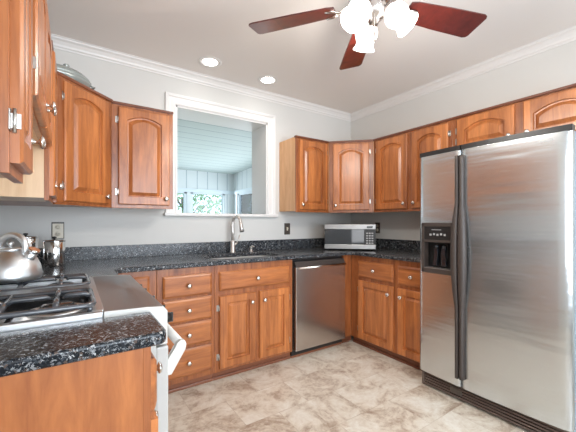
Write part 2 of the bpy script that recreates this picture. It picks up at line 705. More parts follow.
# ------------------------------------------------------------------ sunroom beyond the opening
SX0, SX1, SY1 = -3.6, -0.256, 3.0
zc0, zc1 = 2.255, 2.165
m = MB()
m.faces([(SX0, WT, zc0), (SX1, WT, zc0), (SX1, SY1, zc1), (SX0, SY1, zc1),
         (SX0, WT, zc0 + 0.1), (SX1, WT, zc0 + 0.1), (SX1, SY1, zc1 + 0.1), (SX0, SY1, zc1 + 0.1)],
        [(0, 3, 2, 1), (4, 5, 6, 7), (0, 1, 5, 4), (1, 2, 6, 5), (2, 3, 7, 6), (3, 0, 4, 7)])
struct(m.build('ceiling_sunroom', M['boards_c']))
struct(box(SX0 - 0.1, SX1 + 0.1, WT, SY1 + 0.1, 0.2, 0.3).build('floor_sunroom', M['floor']))
m = MB()
m.box(SX0, SX1, SY1, SY1 + 0.1, 0.3, 0.95)
m.box(SX0, SX1, SY1, SY1 + 0.1, 1.78, 2.30)
xs = [(-3.6, -3.40), (-2.62, -2.40), (-1.185, -1.115), (-0.44, SX1)]
for p_, q_ in xs:
    m.box(p_, q_, SY1, SY1 + 0.1, 0.95, 1.78)
struct(m.build('wall_sunroom_back', M['boards_x']))
m = MB()
m.box(SX1, SX1 + 0.1, WT, SY1 + 0.1, 0.3, 0.95)
m.box(SX1, SX1 + 0.1, WT, SY1 + 0.1, 1.78, 2.36)
for p_, q_ in [(WT, 0.5), (1.35, 1.50), (2.83, SY1 + 0.1)]:
    m.box(SX1, SX1 + 0.1, p_, q_, 0.95, 1.78)
struct(m.build('wall_sunroom_right', M['boards_y']))
struct(box(SX0 - 0.1, SX0, WT, SY1 + 0.1, 0.3, 2.36).build('wall_sunroom_left', M['boards_y']))
window_frame('window_4', -3.40, -2.62, 0.95, 1.78, SY1 + 0.04, 0, 'y', 'sun_trim')
window_frame('window_5', -2.40, -1.185, 0.95, 1.78, SY1 + 0.04, 0, 'y', 'sun_trim')
window_frame('window_6', -1.115, -0.44, 0.95, 1.78, SY1 + 0.04, 0, 'y', 'sun_trim')
window_frame('window_7', 1.50, 2.83, 0.95, 1.78, SX1 + 0.05, 0, 'x', 'sun_trim')
window_frame('window_8', 0.5, 1.35, 0.95, 1.78, SX1 + 0.05, 0, 'x', 'sun_trim')
# horizontal trim boards above the sunroom windows
struct(box(SX0, SX1 - 0.02, SY1 - 0.02, SY1, 1.76, 1.83).build('trim_4', M['sun_trim']))
struct(box(SX1 - 0.02, SX1, WT, SY1 - 0.02, 1.76, 1.83).build('trim_5', M['sun_trim']))
struct(box(-9, 9, SY1 + 0.1, 14, -0.05, 0.0).build('ground', M['grass']))


def tree(x, y, h, r, label, mat, seed, leaves=1500):
    rnd = random.Random(seed)
    t = thing('tree', label, 'tree', (x, y, 0), group='trees outside the sunroom')
    m = MB()
    m.tube([(0, 0, -0.02), (0.04, 0, h * 0.3), (-0.03, 0.03, h * 0.6)], [0.11, 0.08, 0.05], n=8)
    for k in range(7):
        a_ = rnd.uniform(0, 2 * PI)
        z_ = rnd.uniform(0.25, 0.55) * h
        m.tube([(0, 0, z_), (math.cos(a_) * r * .4, math.sin(a_) * r * .4, z_ + .25), (math.cos(a_) * r * .8, math.sin(a_) * r * .8, z_ + .6)],
               [0.035, 0.02, 0.01], n=6)
    m.build('trunk', M['bark'], t)
    c_ = MB()
    for k in range(leaves):
        while True:
            p = Vector((rnd.uniform(-1, 1), rnd.uniform(-1, 1), rnd.uniform(-1, 1)))
            if 0.3 < p.length < 1:
                break
        p = Vector((p.x * r, p.y * r, h * 0.58 + p.z * h * 0.44))
        u = Vector((rnd.uniform(-1, 1), rnd.uniform(-1, 1), rnd.uniform(-1, 1))).normalized() * 0.075
        w = u.cross(Vector((rnd.uniform(-1, 1), rnd.uniform(-1, 1), rnd.uniform(-1, 1)))).normalized() * 0.035
        c_.faces([p - u, p + w, p + u, p - w], [(0, 1, 2, 3)])
    f = c_.build('foliage', mat, t)
    f['kind'] = 'stuff'


tree(-0.3, 6.3, 3.2, 1.25, 'leafy green tree seen through the wide sunroom window', M['leaf'], 1)
tree(-3.0, 6.6, 3.4, 1.2, 'leafy tree seen through the leftmost sunroom window', M['leaf2'], 2)
tree(2.35, 7.2, 3.3, 1.2, 'pale leafy tree seen through the right-hand sunroom side window', M['leaf2'], 3, 550)

# ------------------------------------------------------------------ cabinetry


def opening_loop(w, h, rise, st, bot, top, m, n=14):
    xl, xr, zb, zs = st + m, w - st - m, bot + m, h - top - rise - m
    pts = [(xl, zb), (xr, zb), (xr, zs)]
    for i in range(1, n):
        s = i / n
        x = xr + (xl - xr) * s
        pts.append((x, zs + rise * (1 - (2 * s - 1) ** 2)))
    pts.append((xl, zs))
    return pts


def outer_loop(w, h, m, n=14):
    pts = [(m, m), (w - m, m), (w - m, h - m)]
    for i in range(1, n):
        pts.append((w - m + (2 * m - w) * i / n, h - m))
    pts.append((m, h - m))
    return pts


def panel_door(w, h, rise, th=0.022, st=0.058, bot=0.058, top=0.052):
    st = min(st, w * 0.24)
    m = MB()
    seq = [(outer_loop(w, h, 0), 0.0), (outer_loop(w, h, 0), -th + 0.006), (outer_loop(w, h, 0.006), -th),
           (opening_loop(w, h, rise, st, bot, top, 0), -th), (opening_loop(w, h, rise, st, bot, top, 0.003), -th + 0.015),
           (opening_loop(w, h, rise, st, bot, top, 0.011), -th + 0.016), (opening_loop(w, h, rise, st, bot, top, 0.032), -th + 0.003), (opening_loop(w, h, rise, st, bot, top, 0.034), -th + 0.001)]
    rings = [[m.bm.verts.new((x, y, z)) for x, z in pts] for pts, y in seq]
    for r0, r1 in zip(rings, rings[1:]):
        for k in range(len(r0)):
            j = (k + 1) % len(r0)
            m.bm.faces.new((r0[k], r0[j], r1[j], r1[k]))
    m.bm.faces.new(rings[-1])
    m.bm.faces.new(rings[0][::-1])
    return m


def slab_drawer(w, h, th=0.020):
    m = MB()
    seq = [((0, 0, w, h), 0.0), ((0, 0, w, h), -th + 0.009), ((0.005, 0.005, w - 0.005, h - 0.005), -th + 0.005),
           ((0.014, 0.014, w - 0.014, h - 0.014), -th)]
    rings = [[m.bm.verts.new(p) for p in ((r[0], y, r[1]), (r[2], y, r[1]), (r[2], y, r[3]), (r[0], y, r[3]))] for r, y in seq]
    for r0, r1 in zip(rings, rings[1:]):
        for k in range(4):
            j = (k + 1) % 4
            m.bm.faces.new((r0[k], r0[j], r1[j], r1[k]))
    m.bm.faces.new(rings[-1])
    m.bm.faces.new(rings[0][::-1])
    return m


KNOB = [(0.0, 0.0), (0.008, 0.0), (0.008, 0.003), (0.0045, 0.006), (0.0045, 0.014), (0.010, 0.018), (0.0165, 0.021),
        (0.0170, 0.025), (0.012, 0.029), (0.005, 0.031), (0.0, 0.0312)]
knob_me = None
hinge_me = None


def add_knob(parent, x, z, y=-0.020):
    global knob_me
    if knob_me is None:
        o = MB().lathe(KNOB, axis='y', n=16).build('knob', M['nickel'], parent)
        knob_me = o.data
    else:
        o = bpy.data.objects.new('knob', knob_me)
        COL.objects.link(o)
        o.parent = parent
    o.location = (x, y, z)


def add_hinge(parent, x, z, side):
    """face-frame hinge: a leaf on the stile, a barrel and a leaf wrapping the door edge"""
    s = -1 if side == 'l' else 1
    m = MB()
    m.box(x + s * 0.001, x + s * 0.017, -0.0025, 0.0, z - 0.022, z + 0.022, bev=0.001)
    m.tube([(x + s * 0.005, -0.008, z - 0.026), (x + s * 0.005, -0.008, z + 0.026)], 0.0036, n=8)
    m.box(x + s * 0.0005, x + s * 0.004, -0.019, -0.002, z - 0.016, z + 0.016)
    m.build('hinge', M['hinge'], parent)


def add_door(root, x0, x1, z0, z1, rise, hinge, knob, name='door', k2=0.05):
    """hinge 'l'/'r'; knob 'top'/'bottom' at the free side"""
    w, h = x1 - x0, z1 - z0
    d_ = panel_door(w, h, rise).build(name, M['wood'], root, (x0, 0, z0))
    ki = 0.028 if name == 'door' and knob == 'bottom' else 0.040
    kx = w - ki if hinge == 'l' else ki
    kz = k2 if knob == 'bottom' else h - k2 - 0.024
    add_knob(d_, kx, kz)
    hx = 0 if hinge == 'l' else w
    hs = (0.09, h - 0.09)
    for hz in hs:
        add_hinge(d_, hx, hz, hinge)
    return d_


def add_drawer(root, x0, x1, z0, z1):
    d_ = slab_drawer(x1 - x0, z1 - z0).build('drawer', M['wood_h'], root, (x0, 0, z0))
    add_knob(d_, (x1 - x0) / 2, (z1 - z0) / 2)
    return d_


def wall_cabinet(label, loc, rotz, w, h, d, poly=None, side='side', ext=(0, 0)):
    t = thing('wall_cabinet', label, 'cabinet', loc, rotz)
    if poly is None:
        poly = [(0, 0.019), (w, 0.019), (w, d), (0, d)]
    m = MB()
    m.prism(poly, 0.012, h)
    m.build('carcass', M[side], t)
    f = MB()
    st = 0.035
    f.box(0, w, 0.0, 0.019, 0, h, bev=0.0015)
    f.build('face_frame', M['frame'], t)
    tr = MB()
    tr.box(-ext[0], w + ext[1], -0.014, 0.019, h - 0.012, h + 0.006, bev=0.002)
    tr.build('top_moulding', M['dark_trim'], t)
    return t


UZ, UT = 1.305, 2.062
UH = UT - UZ
UD = 0.315
g = 0.004
# left wall: short-width cabinet nearest the camera
ULX = XL + 0.331
t = wall_cabinet('narrow one-door cabinet on left wall nearest the camera, beside the range hood space', (ULX, -2.01, UZ), PI / 2, 0.222, UH, 0.325)
add_door(t, 0.012, 0.212, 0.024, UH - 0.03, 0.03, 'l', 'bottom', k2=0.085)
# over the range
t = wall_cabinet('short two-door cabinet on left wall above the gas range', (ULX + 0.008, -1.783, 1.545), PI / 2, 0.760, UT - 1.545, 0.333)
add_door(t, 0.015, 0.372, 0.010, UT - 1.545 - 0.03, 0.035, 'l', 'bottom', k2=0.075)
add_door(t, 0.384, 0.745, 0.010, UT - 1.545 - 0.03, 0.035, 'r', 'bottom', k2=0.075)
# far left
t = wall_cabinet('one-door cabinet with pale side panel on left wall behind the kettle', (ULX + 0.016, -1.018, UZ), PI / 2, 0.361, UH, 0.341, side='pale')
add_door(t, 0.030, 0.325, 0.025, UH - 0.03, 0.03, 'r', 'bottom')
# diagonal left corner: front runs from (ULX,-.668) 45 degrees to (-2.695,-.318)
dl = math.hypot(0.318, 0.320)
t = thing('wall_cabinet', 'diagonal corner cabinet above the kettle, grey-green dish on its top', 'cabinet', (ULX + 0.018, -0.652, UZ), PI / 4)
s2 = math.sqrt(0.5)


def diag_local(px_, py_, ox, oy, rot):
    dx, dy = px_ - ox, py_ - oy
    return (dx * math.cos(-rot) - dy * math.sin(-rot), dx * math.sin(-rot) + dy * math.cos(-rot))


ox, oy = ULX + 0.018, -0.652
pl = [diag_local(x, y, ox, oy, PI / 4) for x, y in [(XL + 0.005, oy), (ox + 0.014, oy), (-2.696, oy + 0.320), (-2.696, -0.004), (XL + 0.005, -0.004)]]
MB().prism(pl, 0.012, UH).build('carcass', M['frame'], t)
f = box(0.012, dl - 0.004, 0.0, 0.019, 0, UH, bev=0.0015).build('face_frame', M['frame'], t)
box(0.012, dl - 0.004, -0.014, 0.019, UH - 0.012, UH + 0.006, bev=0.002).build('top_moulding', M['dark_trim'], t)
add_door(t, 0.055, dl - 0.050, 0.022, UH - 0.03, 0.035, 'l', 'bottom')
# back wall, left of the window
t = wall_cabinet('one-door cabinet on back wall, left of the pass-through window', (-2.693, -UD, UZ), 0, 0.425, UH, UD - 0.003)
add_door(t, 0.042, 0.395, 0.026, UH - 0.03, 0.035, 'l', 'bottom')
# back wall, right of the window
t = wall_cabinet('one-door cabinet on back wall, right of the pass-through window', (-1.076, -UD, UZ), 0, 0.428, UH, UD - 0.003, ext=(0.012, 0))
add_door(t, 0.034, 0.392, 0.026, UH - 0.03, 0.035, 'r', 'bottom')
# diagonal right corner
ox, oy = -0.646, -UD
dr = math.hypot(0.331, 0.331)
t = thing('wall_cabinet', 'diagonal corner cabinet above the microwave', 'cabinet', (ox, oy, UZ), -PI / 4)
pl = [diag_local(x, y, ox, oy, -PI / 4) for x, y in [(ox, oy + 0.014), (-UD + 0.014, -0.646), (-0.003, -0.646), (-0.003, -0.003), (ox, -0.003)]]
MB().prism(pl, 0.012, UH).build('carcass', M['side'], t)
box(0.004, dr - 0.004, 0.0, 0.019, 0, UH, bev=0.0015).build('face_frame', M['frame'], t)
box(0.004, dr - 0.004, -0.014, 0.019, UH - 0.012, UH + 0.006, bev=0.002).build('top_moulding', M['dark_trim'], t)
add_door(t, 0.045, dr - 0.048, 0.026, UH - 0.03, 0.04, 'r', 'bottom')
# right wall, two doors up to the fridge
t = wall_cabinet('two-door cabinet on right wall, between the corner cabinet and the refrigerator', (-UD, -0.648, UZ), -PI / 2, 0.833, UH, UD - 0.003)
add_door(t, 0.040, 0.408, 0.026, UH - 0.03, 0.04, 'l', 'bottom')
add_door(t, 0.458, 0.800, 0.026, UH - 0.03, 0.04, 'r', 'bottom')
# above the fridge
t = wall_cabinet('short two-door cabinet on right wall above the refrigerator', (-UD, -1.483, 1.755), -PI / 2, 0.95, UT - 1.755, UD - 0.003)
add_door(t, 0.038, 0.445, 0.015, UT - 1.755 - 0.025, 0.045, 'l', 'bottom')
add_door(t, 0.500, 0.915, 0.015, UT - 1.755 - 0.025, 0.045, 'r', 'bottom')

# ---- base cabinets
BH = 0.88


def base_cabinet(label, loc, rotz, w, d=0.585, side='panel', toe=True, z0=0.068, toe_ext=0.0):
    t = thing('base_cabinet', label, 'cabinet', loc, rotz)
    m = MB()
    m.box(0, 0.018, 0.019, d, z0, BH - 0.002)
    m.box(w - 0.018, w, 0.019, d, z0, BH - 0.002)
    m.box(0.018, w - 0.018, 0.019, d, z0, z0 + 0.018)
    m.box(0.018, w - 0.018, d - 0.012, d, z0 + 0.018, BH - 0.002)
    m.build('carcass', M[side], t)
    f = MB()
    f.box(0, w, 0, 0.019, z0, BH - 0.002, bev=0.0015)
    f.build('face_frame', M['frame'], t)
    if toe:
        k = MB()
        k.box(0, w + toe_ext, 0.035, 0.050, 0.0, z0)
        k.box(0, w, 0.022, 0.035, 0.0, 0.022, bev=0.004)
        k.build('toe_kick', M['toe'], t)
    return t


BY = -0.61
t = base_cabinet('base cabinet with small drawer in left corner, mostly hidden behind the range', (-2.742, BY, 0), 0, 0.292)
add_drawer(t, 0.02, 0.245, 0.715, 0.842)
add_door(t, 0.02, 0.245, 0.115, 0.69, 0, 'l', 'top')
t = base_cabinet('stack of four drawers under granite counter, left of the sink cabinet', (-2.447, BY, 0), 0, 0.405)
for z0_, z1_ in ((0.674, 0.828), (0.496, 0.657), (0.322, 0.480), (0.108, 0.300)):
    add_drawer(t, 0.035, 0.382, z0_, z1_)
t = base_cabinet('two-door sink cabinet with one wide false drawer front', (-2.040, BY, 0), 0, 0.712)
add_drawer(t, 0.035, 0.672, 0.682, 0.826)
add_door(t, 0.035, 0.343, 0.092, 0.642, 0, 'l', 'top')
add_door(t, 0.378, 0.672, 0.092, 0.642, 0, 'r', 'top')
# corner filler beside the dishwasher plus the right-hand run
t = base_cabinet('narrow filler cabinet in right corner beside the dishwasher', (-0.712, BY, 0), 0, 0.102, d=0.6, toe_ext=0.036)
t = base_cabinet('base cabinet with two drawers over two doors on right wall', (BY, -0.612, 0), -PI / 2, 0.862, d=0.600)
add_drawer(t, 0.105, 0.512, 0.675, 0.832)
add_drawer(t, 0.560, 0.845, 0.675, 0.832)
add_door(t, 0.105, 0.512, 0.080, 0.642, 0, 'l', 'top')
add_door(t, 0.560, 0.845, 0.080, 0.642, 0, 'r', 'top')
# left wall, near side of the range
LFX = -2.748
t = base_cabinet('narrow base cabinet nearest the camera with plain end panel, left foreground', (LFX, -2.005, 0), PI / 2, 0.217, d=0.60)
add_drawer(t, 0.014, 0.200, 0.700, 0.838)
add_door(t, 0.014, 0.200, 0.105, 0.675, 0, 'l', 'top')

# ------------------------------------------------------------------ counters
CT, CB = 0.914, 0.880


def slab(name, outline, holes=(), bev=0.008, parent=None):
    """granite slab with eased edges; outline counter-clockwise, holes bridged by triangulation"""
    bm = bmesh.new()

    def ring(pts, z):
        return [bm.verts.new((x, y, z)) for x, y in pts]
    es = []
    for pts in [outline] + list(holes):
        vs = ring(pts, CT)
        es += [bm.edges.new((vs[i], vs[(i + 1) % len(vs)])) for i in range(len(vs))]
    bmesh.ops.triangle_fill(bm, edges=es, use_beauty=True, use_dissolve=False)
    r = bmesh.ops.extrude_face_region(bm, geom=bm.faces[:])
    for v in [e for e in r['geom'] if isinstance(e, bmesh.types.BMVert)]:
        v.co.z = CB
    bmesh.ops.recalc_face_normals(bm, faces=bm.faces[:])
    bm.normal_update()
    sharp = [e for e in bm.edges if len(e.link_faces) == 2 and e.calc_face_angle(0) > 1.2 and
             (abs(e.verts[0].co.z - e.verts[1].co.z) < 1e-5)]
    bmesh.ops.bevel(bm, geom=sharp, offset=bev, segments=3, affect='EDGES', profile=0.5)
    me = bpy.data.meshes.new(name)
    bm.to_mesh(me)
    bm.free()
    me.materials.append(M['granite'])
    o = bpy.data.objects.new(name, me)
    COL.objects.link(o)
    if parent:
        o.parent = parent
    return o


def arc(cx_, cy_, r, a0, a1, n=8):
    return [(cx_ + r * math.cos(a0 + (a1 - a0) * i / n), cy_ + r * math.sin(a0 + (a1 - a0) * i / n)) for i in range(n + 1)]


CF = -0.648
LCX = XL + 0.652
ct = thing('countertop', 'speckled dark granite countertop running along the back and right walls with the sink', 'countertop')
outl = [(XL + 0.002, -1.014)] + arc(LCX - 0.02, -1.014 + 0.02, 0.02, -PI / 2, 0, 4)
outl += [(LCX, CF - 0.07)] + arc(LCX + 0.06, CF - 0.06, 0.06, PI, PI / 2, 5)[1:]
outl += arc(CF - 0.06, CF - 0.06, 0.06, PI / 2, 0, 6)
outl += [(CF, -1.478), (-0.002, -1.478), (-0.002, -0.002), (XL + 0.002, -0.002)]
hx0, hx1, hy0, hy1 = -2.03, -1.36, -0.555, -0.175
rr = 0.14
hole = arc(hx1 - rr, hy1 - rr, rr, 0, PI / 2, 8) + arc(hx0 + rr, hy1 - rr, rr, PI / 2, PI, 8) + \
    arc(hx0 + rr, hy0 + rr, rr, PI, 1.5 * PI, 8) + arc(hx1 - rr, hy0 + rr, rr, 1.5 * PI, 2 * PI, 8)
slab('slab', outl, [hole], parent=ct)
bs = MB()
bs.box(XL + 0.022, -0.002, -0.022, -0.002, CT, 1.016, bev=0.002)
bs.box(-0.022, -0.002, -1.478, -0.022, CT, 1.016, bev=0.002)
bs.box(XL + 0.002, XL + 0.022, -1.014, -0.002, CT, 1.016, bev=0.002)
bs.build('backsplash', M['granite'], ct)
# near left counter
nt_ = thing('countertop', 'speckled dark granite countertop in the left foreground, near side of the range', 'countertop')
o2 = [(XL + 0.002, -2.024)] + arc(LCX - 0.03, -2.024 + 0.03, 0.03, -PI / 2, 0, 5) + [(LCX, -1.792), (XL + 0.002, -1.792)]
slab('slab', o2, parent=nt_)
box(XL + 0.002, XL + 0.022, -2.024, -1.792, CT, 1.016, bev=0.002).build('backsplash', M['granite'], nt_)

# sink basin
t = thing('sink', 'stainless steel undermount sink under the pass-through window', 'sink', (-1.695, -0.365, 0.70))
m = MB()


def rrect(w, h, r, z, n=8):
    pts = arc(w / 2 - r, h / 2 - r, r, 0, PI / 2, n) + arc(-w / 2 + r, h / 2 - r, r, PI / 2, PI, n) + \
        arc(-w / 2 + r, -h / 2 + r, r, PI, 1.5 * PI, n) + arc(w / 2 - r, -h / 2 + r, r, 1.5 * PI, 2 * PI, n)
    return [m.bm.verts.new((x, y, z)) for x, y in pts]


zt = CB - 0.70 - 0.001
rs = [rrect(0.72, 0.42, 0.15, zt), rrect(0.675, 0.385, 0.14, zt), rrect(0.66, 0.37, 0.13, 0.03), rrect(0.60, 0.31, 0.11, 0.005), rrect(0.08, 0.08, 0.039, 0.0)]
for r0, r1 in zip(rs, rs[1:]):
    for k in range(len(r0)):
        fc = m.bm.faces.new((r0[k], r0[(k + 1) % len(r0)], r1[(k + 1) % len(r0)], r1[k]))
        fc.smooth = True
m.bm.faces.new(rs[-1])
m.build('basin', M['sinksteel'], t)
MB().lathe([(0.0, 0.004), (0.02, 0.004), (0.042, 0.006), (0.045, 0.001)], n=24).build('drain', M['nickel'], t)

# faucet
FX, FY = -1.665, -0.105
t = thing('faucet', 'brushed nickel gooseneck faucet with pull-down spray head behind the sink', 'faucet', (FX, FY, CT))
MB().lathe([(0, 0), (0.029, 0), (0.029, 0.006), (0.023, 0.012), (0.021, 0.10), (0.017, 0.115), (0.0, 0.115)], n=24).build('base', M['drum'], t)
m = MB()
dirx, diry = 0.26, -0.966    # spout leans out over the sink, slightly right
pts = [(0, 0, 0.09), (0, 0, 0.20), (0, 0, 0.285)]
R_ = 0.056
for i in range(1, 13):
    a_ = PI * i / 12 * 0.96
    q = R_ - R_ * math.cos(a_)
    pts.append((dirx * q, diry * q, 0.285 + R_ * math.sin(a_)))
m.tube(pts, [0.0145] * 3 + [0.0135] * 12, n=14)
m.build('neck', M['drum'], t)
e_ = Vector(pts[-1])
m = MB()
m.tube([e_ + Vector((0, 0, 0.006)), e_ + Vector((dirx * .004, diry * .004, -0.02)), e_ + Vector((dirx * .012, diry * .012, -0.055)), e_ + Vector((dirx * .02, diry * .02, -0.088))],
       [0.014, 0.0155, 0.019, 0.021], n=16)
m.build('spray_head', M['drum'], t)
MB().tube([e_ + Vector((dirx * .02, diry * .02, -0.087)), e_ + Vector((dirx * .0215, diry * .0215, -0.093))], 0.0175, n=16).build('nozzle', M['black'], t)
m = MB()
m.tube([(0.012, 0, 0.075), (0.040, -0.004, 0.085)], [0.013, 0.011], n=12)
m.tube([(0.036, -0.004, 0.084), (0.055, -0.01, 0.120), (0.064, -0.014, 0.165)], [0.009, 0.0065, 0.005], n=10)
m.build('lever', M['drum'], t)
# soap dispenser
t = thing('soap_dispenser', 'short nickel soap dispenser on the counter, right of the faucet', 'soap dispenser', (-1.475, -0.115, CT))
MB().lathe([(0, 0), (0.020, 0), (0.020, 0.005), (0.012, 0.010), (0.011, 0.035), (0.014, 0.038), (0.014, 0.052), (0.0, 0.054)], n=20).build('collar', M['drum'], t)
MB().tube([(0, 0, 0.045), (0, -0.02, 0.058), (0, -0.06, 0.052)], [0.008, 0.007, 0.005], n=10).build('spout', M['drum'], t)

# ------------------------------------------------------------------ dishwasher
t = thing('dishwasher', 'stainless steel dishwasher between the sink cabinet and the corner', 'dishwasher', (-1.322, BY, 0))
box(0, 0.606, 0.02, 0.58, 0.02, 0.872).build('tub', M['black'], t)
m = MB()
m.box(0.012, 0.602, -0.032, 0.018, 0.072, 0.805, bev=0.004)
m.build('door_panel', M['dwsteel'], t)
m = MB()
m.prism([(-0.032, 0.808), (-0.010, 0.852), (0.018, 0.852), (0.018, 0.808)], 0.014, 0.600, axis='x')
m.build('control_strip', M['brown_black'], t)
m = MB()
m.tube([(0.03, -0.050, 0.800), (0.588, -0.050, 0.800)], 0.011, n=12)
for q in (0.045, 0.573):
    m.tube([(q, -0.030, 0.795), (q, -0.050, 0.800)], 0.009, n=8)
m.build('handle', M['nickel'], t)
box(0.006, 0.600, 0.03, 0.045, 0.0, 0.07).build('toe_plate', M['black'], t)
box(0.0, 0.604, 0.022, 0.03, 0.0, 0.022).build('floor_strip', M['toe'], t)

# ------------------------------------------------------------------ refrigerator
FRX, FRY = -0.805, -1.486
t = thing('refrigerator', 'tall side-by-side stainless refrigerator with dark handles and water dispenser', 'refrigerator', (FRX, FRY, 0), -PI / 2)
# local: x -> towards the camera side, y -> towards the right wall, front at y=0
FW = 0.872
TOPZ = 1.712
box(0.006, FW - 0.006, 0.075, 0.775, 0.03, 1.690, bev=0.006).build('body', M['fridge_side'], t)
GX = 0.312


def bowed_door(x0, x1, z0, z1, hole=None):
    m = MB()
    n = 18
    bow = 0.022
    xs_ = [x0 + (x1 - x0) * i / n for i in range(n + 1)]

    def yy(x):
        u = (x - x0) / (x1 - x0) * 2 - 1
        edge = max(0.0, abs(u) - 0.96) / 0.04
        return bow * (((x - FW / 2) / (FW / 2)) ** 2) + 0.006 * edge ** 2
    zs_ = [z0, z0 + 0.003, z1 - 0.003, z1] if hole is None else [z0, z0 + 0.003, hole[2], hole[3], z1 - 0.003, z1]
    if hole:
        xs_ = sorted([x for x in xs_ if abs(x - hole[0]) > 0.008 and abs(x - hole[1]) > 0.008] + [hole[0], hole[1]])
    grid = [[m.bm.verts.new((x, yy(x), z)) for x in xs_] for z in zs_]
    for j in range(len(zs_) - 1):
        for i in range(len(xs_) - 1):
            if hole and zs_[j] >= hole[2] - 1e-6 and zs_[j + 1] <= hole[3] + 1e-6 and xs_[i] >= hole[0] - 1e-6 and xs_[i + 1] <= hole[1] + 1e-6:
                continue
            fc = m.bm.faces.new((grid[j][i], grid[j][i + 1], grid[j + 1][i + 1], grid[j + 1][i]))
            fc.smooth = True
    # back and rim
    bx_ = 0.068
    bl = [m.bm.verts.new(p) for p in ((x0, bx_, z0), (x1, bx_, z0), (x1, bx_, z1), (x0, bx_, z1))]
    m.bm.faces.new(bl)
    m.bm.faces.new([g_[0] for g_ in grid] + [bl[3], bl[0]])
    m.bm.faces.new([g_[-1] for g_ in grid] + [bl[2], bl[1]])
    m.bm.faces.new([v for v in grid[0]] + [bl[1], bl[0]])
    m.bm.faces.new([v for v in grid[-1]] + [bl[2], bl[3]])
    return m, yy


HOLE = (0.036, 0.262, 0.845, 1.195)
m, yyf = bowed_door(0.0, GX - 0.003, 0.112, 1.680, HOLE)
fd = m.build('freezer_door', M['steel'], t)
m, yyr = bowed_door(GX + 0.003, FW, 0.112, 1.680)
rd = m.build('refrigerator_door', M['steel'], t)
# dark cap along the top of both doors
for nm, q0, q1, par in (('door_cap', 0.0, GX - 0.003, fd), ('door_cap', GX + 0.003, FW, rd)):
    m = MB()
    n = 10
    pts_ = [(q0 + (q1 - q0) * i / n, 0.022 * ((((q0 + (q1 - q0) * i / n) - FW / 2) / (FW / 2)) ** 2) + 0.001) for i in range(n + 1)]
    m.prism(pts_ + [(q1, 0.068), (q0, 0.068)], 1.681, 1.712)
    m.build(nm, M['black'], par)
m = MB()
m.box(0.02, 0.10, 0.03, 0.13, 1.692, 1.716, bev=0.004)
m.box(FW - 0.10, FW - 0.02, 0.03, 0.13, 1.692, 1.716, bev=0.004)
m.build('hinge_cover', M['brown_black'], t)


def fridge_handle(xc, side, par):
    """long bar, straight above and below, bowed outwards in the middle"""
    m = MB()
    pts_ = []
    for i in range(61):
        s = i / 60
        z = 0.175 + (1.640 - 0.175) * s
        k = 0.0
        if 0.64 < z < 1.32:
            k = math.sin((z - 0.64) / 0.68 * PI) ** 0.8
        pts_.append((xc, -0.030 - 0.022 * k, z, k))
    rings_ = []
    for i, p in enumerate(pts_):
        w = 0.0125
        xi = xc - side * w                       # inner edge, stays straight
        xo = xc + side * (w + 0.020 * p[3])      # outer edge bows out
        yb = 0.010 - 0.022 * p[3]
        sec = [(xi, yb), (xi, p[1] + 0.008), (xi + (xo - xi) * 0.2, p[1]), (xi + (xo - xi) * 0.8, p[1] + 0.002), (xo, p[1] + 0.014), (xo, yb)]
        rings_.append([m.bm.verts.new((a_, b_, p[2])) for a_, b_ in sec])
    for r0, r1 in zip(rings_, rings_[1:]):
        for k in range(6):
            j = (k + 1) % 6
            fc = m.bm.faces.new((r0[k], r0[j], r1[j], r1[k]))
            fc.smooth = True
    m.bm.faces.new(rings_[0][::-1])
    m.bm.faces.new(rings_[-1])
    return m.build('handle', M['brown_black'], par)


fridge_handle(GX - 0.0155, -1, fd)
fridge_handle(GX + 0.0155, 1, rd)
# dispenser
dm = MB()
x0, x1, z0, z1 = HOLE
yo = 0.0
dm.box(x0 - 0.004, x0 + 0.018, yo - 0.006, 0.05, z0, z1, bev=0.003)
dm.box(x1 - 0.014, x1 + 0.004, yo - 0.006, 0.05, z0, z1, bev=0.003)
dm.box(x0, x1, yo - 0.006, 0.05, z0 - 0.004, z0 + 0.030, bev=0.003)
dm.box(x0, x1, yo - 0.006, 0.05, z1 - 0.022, z1 + 0.004, bev=0.003)
dm.box(x0, x1, yo - 0.006, 0.05, z1 - 0.135, z1 - 0.118, bev=0.003)
dm.build('dispenser_frame', M['brown_black'], fd)
cp_ = box(x0 + 0.012, x1 - 0.012, yo - 0.003, 0.05, z1 - 0.125, z1 - 0.018).build('dispenser_controls', M['black'], fd)
bt = MB()
for k in range(5):
    bt.box(x0 + 0.060 + k * 0.026, x0 + 0.074 + k * 0.026, yo - 0.005, yo, z1 - 0.088 + 0.004 * (k % 2), z1 - 0.074 + 0.004 * (k % 2))
bt.box(x0 + 0.075, x0 + 0.145, yo - 0.0045, yo, z1 - 0.048, z1 - 0.044)
bt.build('dispenser_buttons', M['button'], fd)
rec = MB()
zt_ = z1 - 0.13
rec.faces([(x0, 0.0, z0), (x1, 0.0, z0), (x1, 0.0, zt_), (x0, 0.0, zt_), (x0 + 0.02, 0.063, z0 + 0.02), (x1 - 0.02, 0.063, z0 + 0.02), (x1 - 0.02, 0.063, zt_ - 0.01), (x0 + 0.02, 0.063, zt_ - 0.01)],
          [(4, 5, 6, 7), (0, 1, 5, 4), (1, 2, 6, 5), (2, 3, 7, 6), (3, 0, 4, 7)])
rec.build('dispenser_recess', M['black'], fd)
pd = MB()
xc = (x0 + x1) / 2
pd.prism([(xc - 0.045, z0 + 0.05), (xc - 0.015, z0 + 0.05), (xc - 0.005, z0 + 0.14), (xc - 0.012, z0 + 0.19), (xc - 0.035, z0 + 0.19), (xc - 0.03, z0 + 0.13)], 0.02, 0.045, axis='y', bev=0.003)
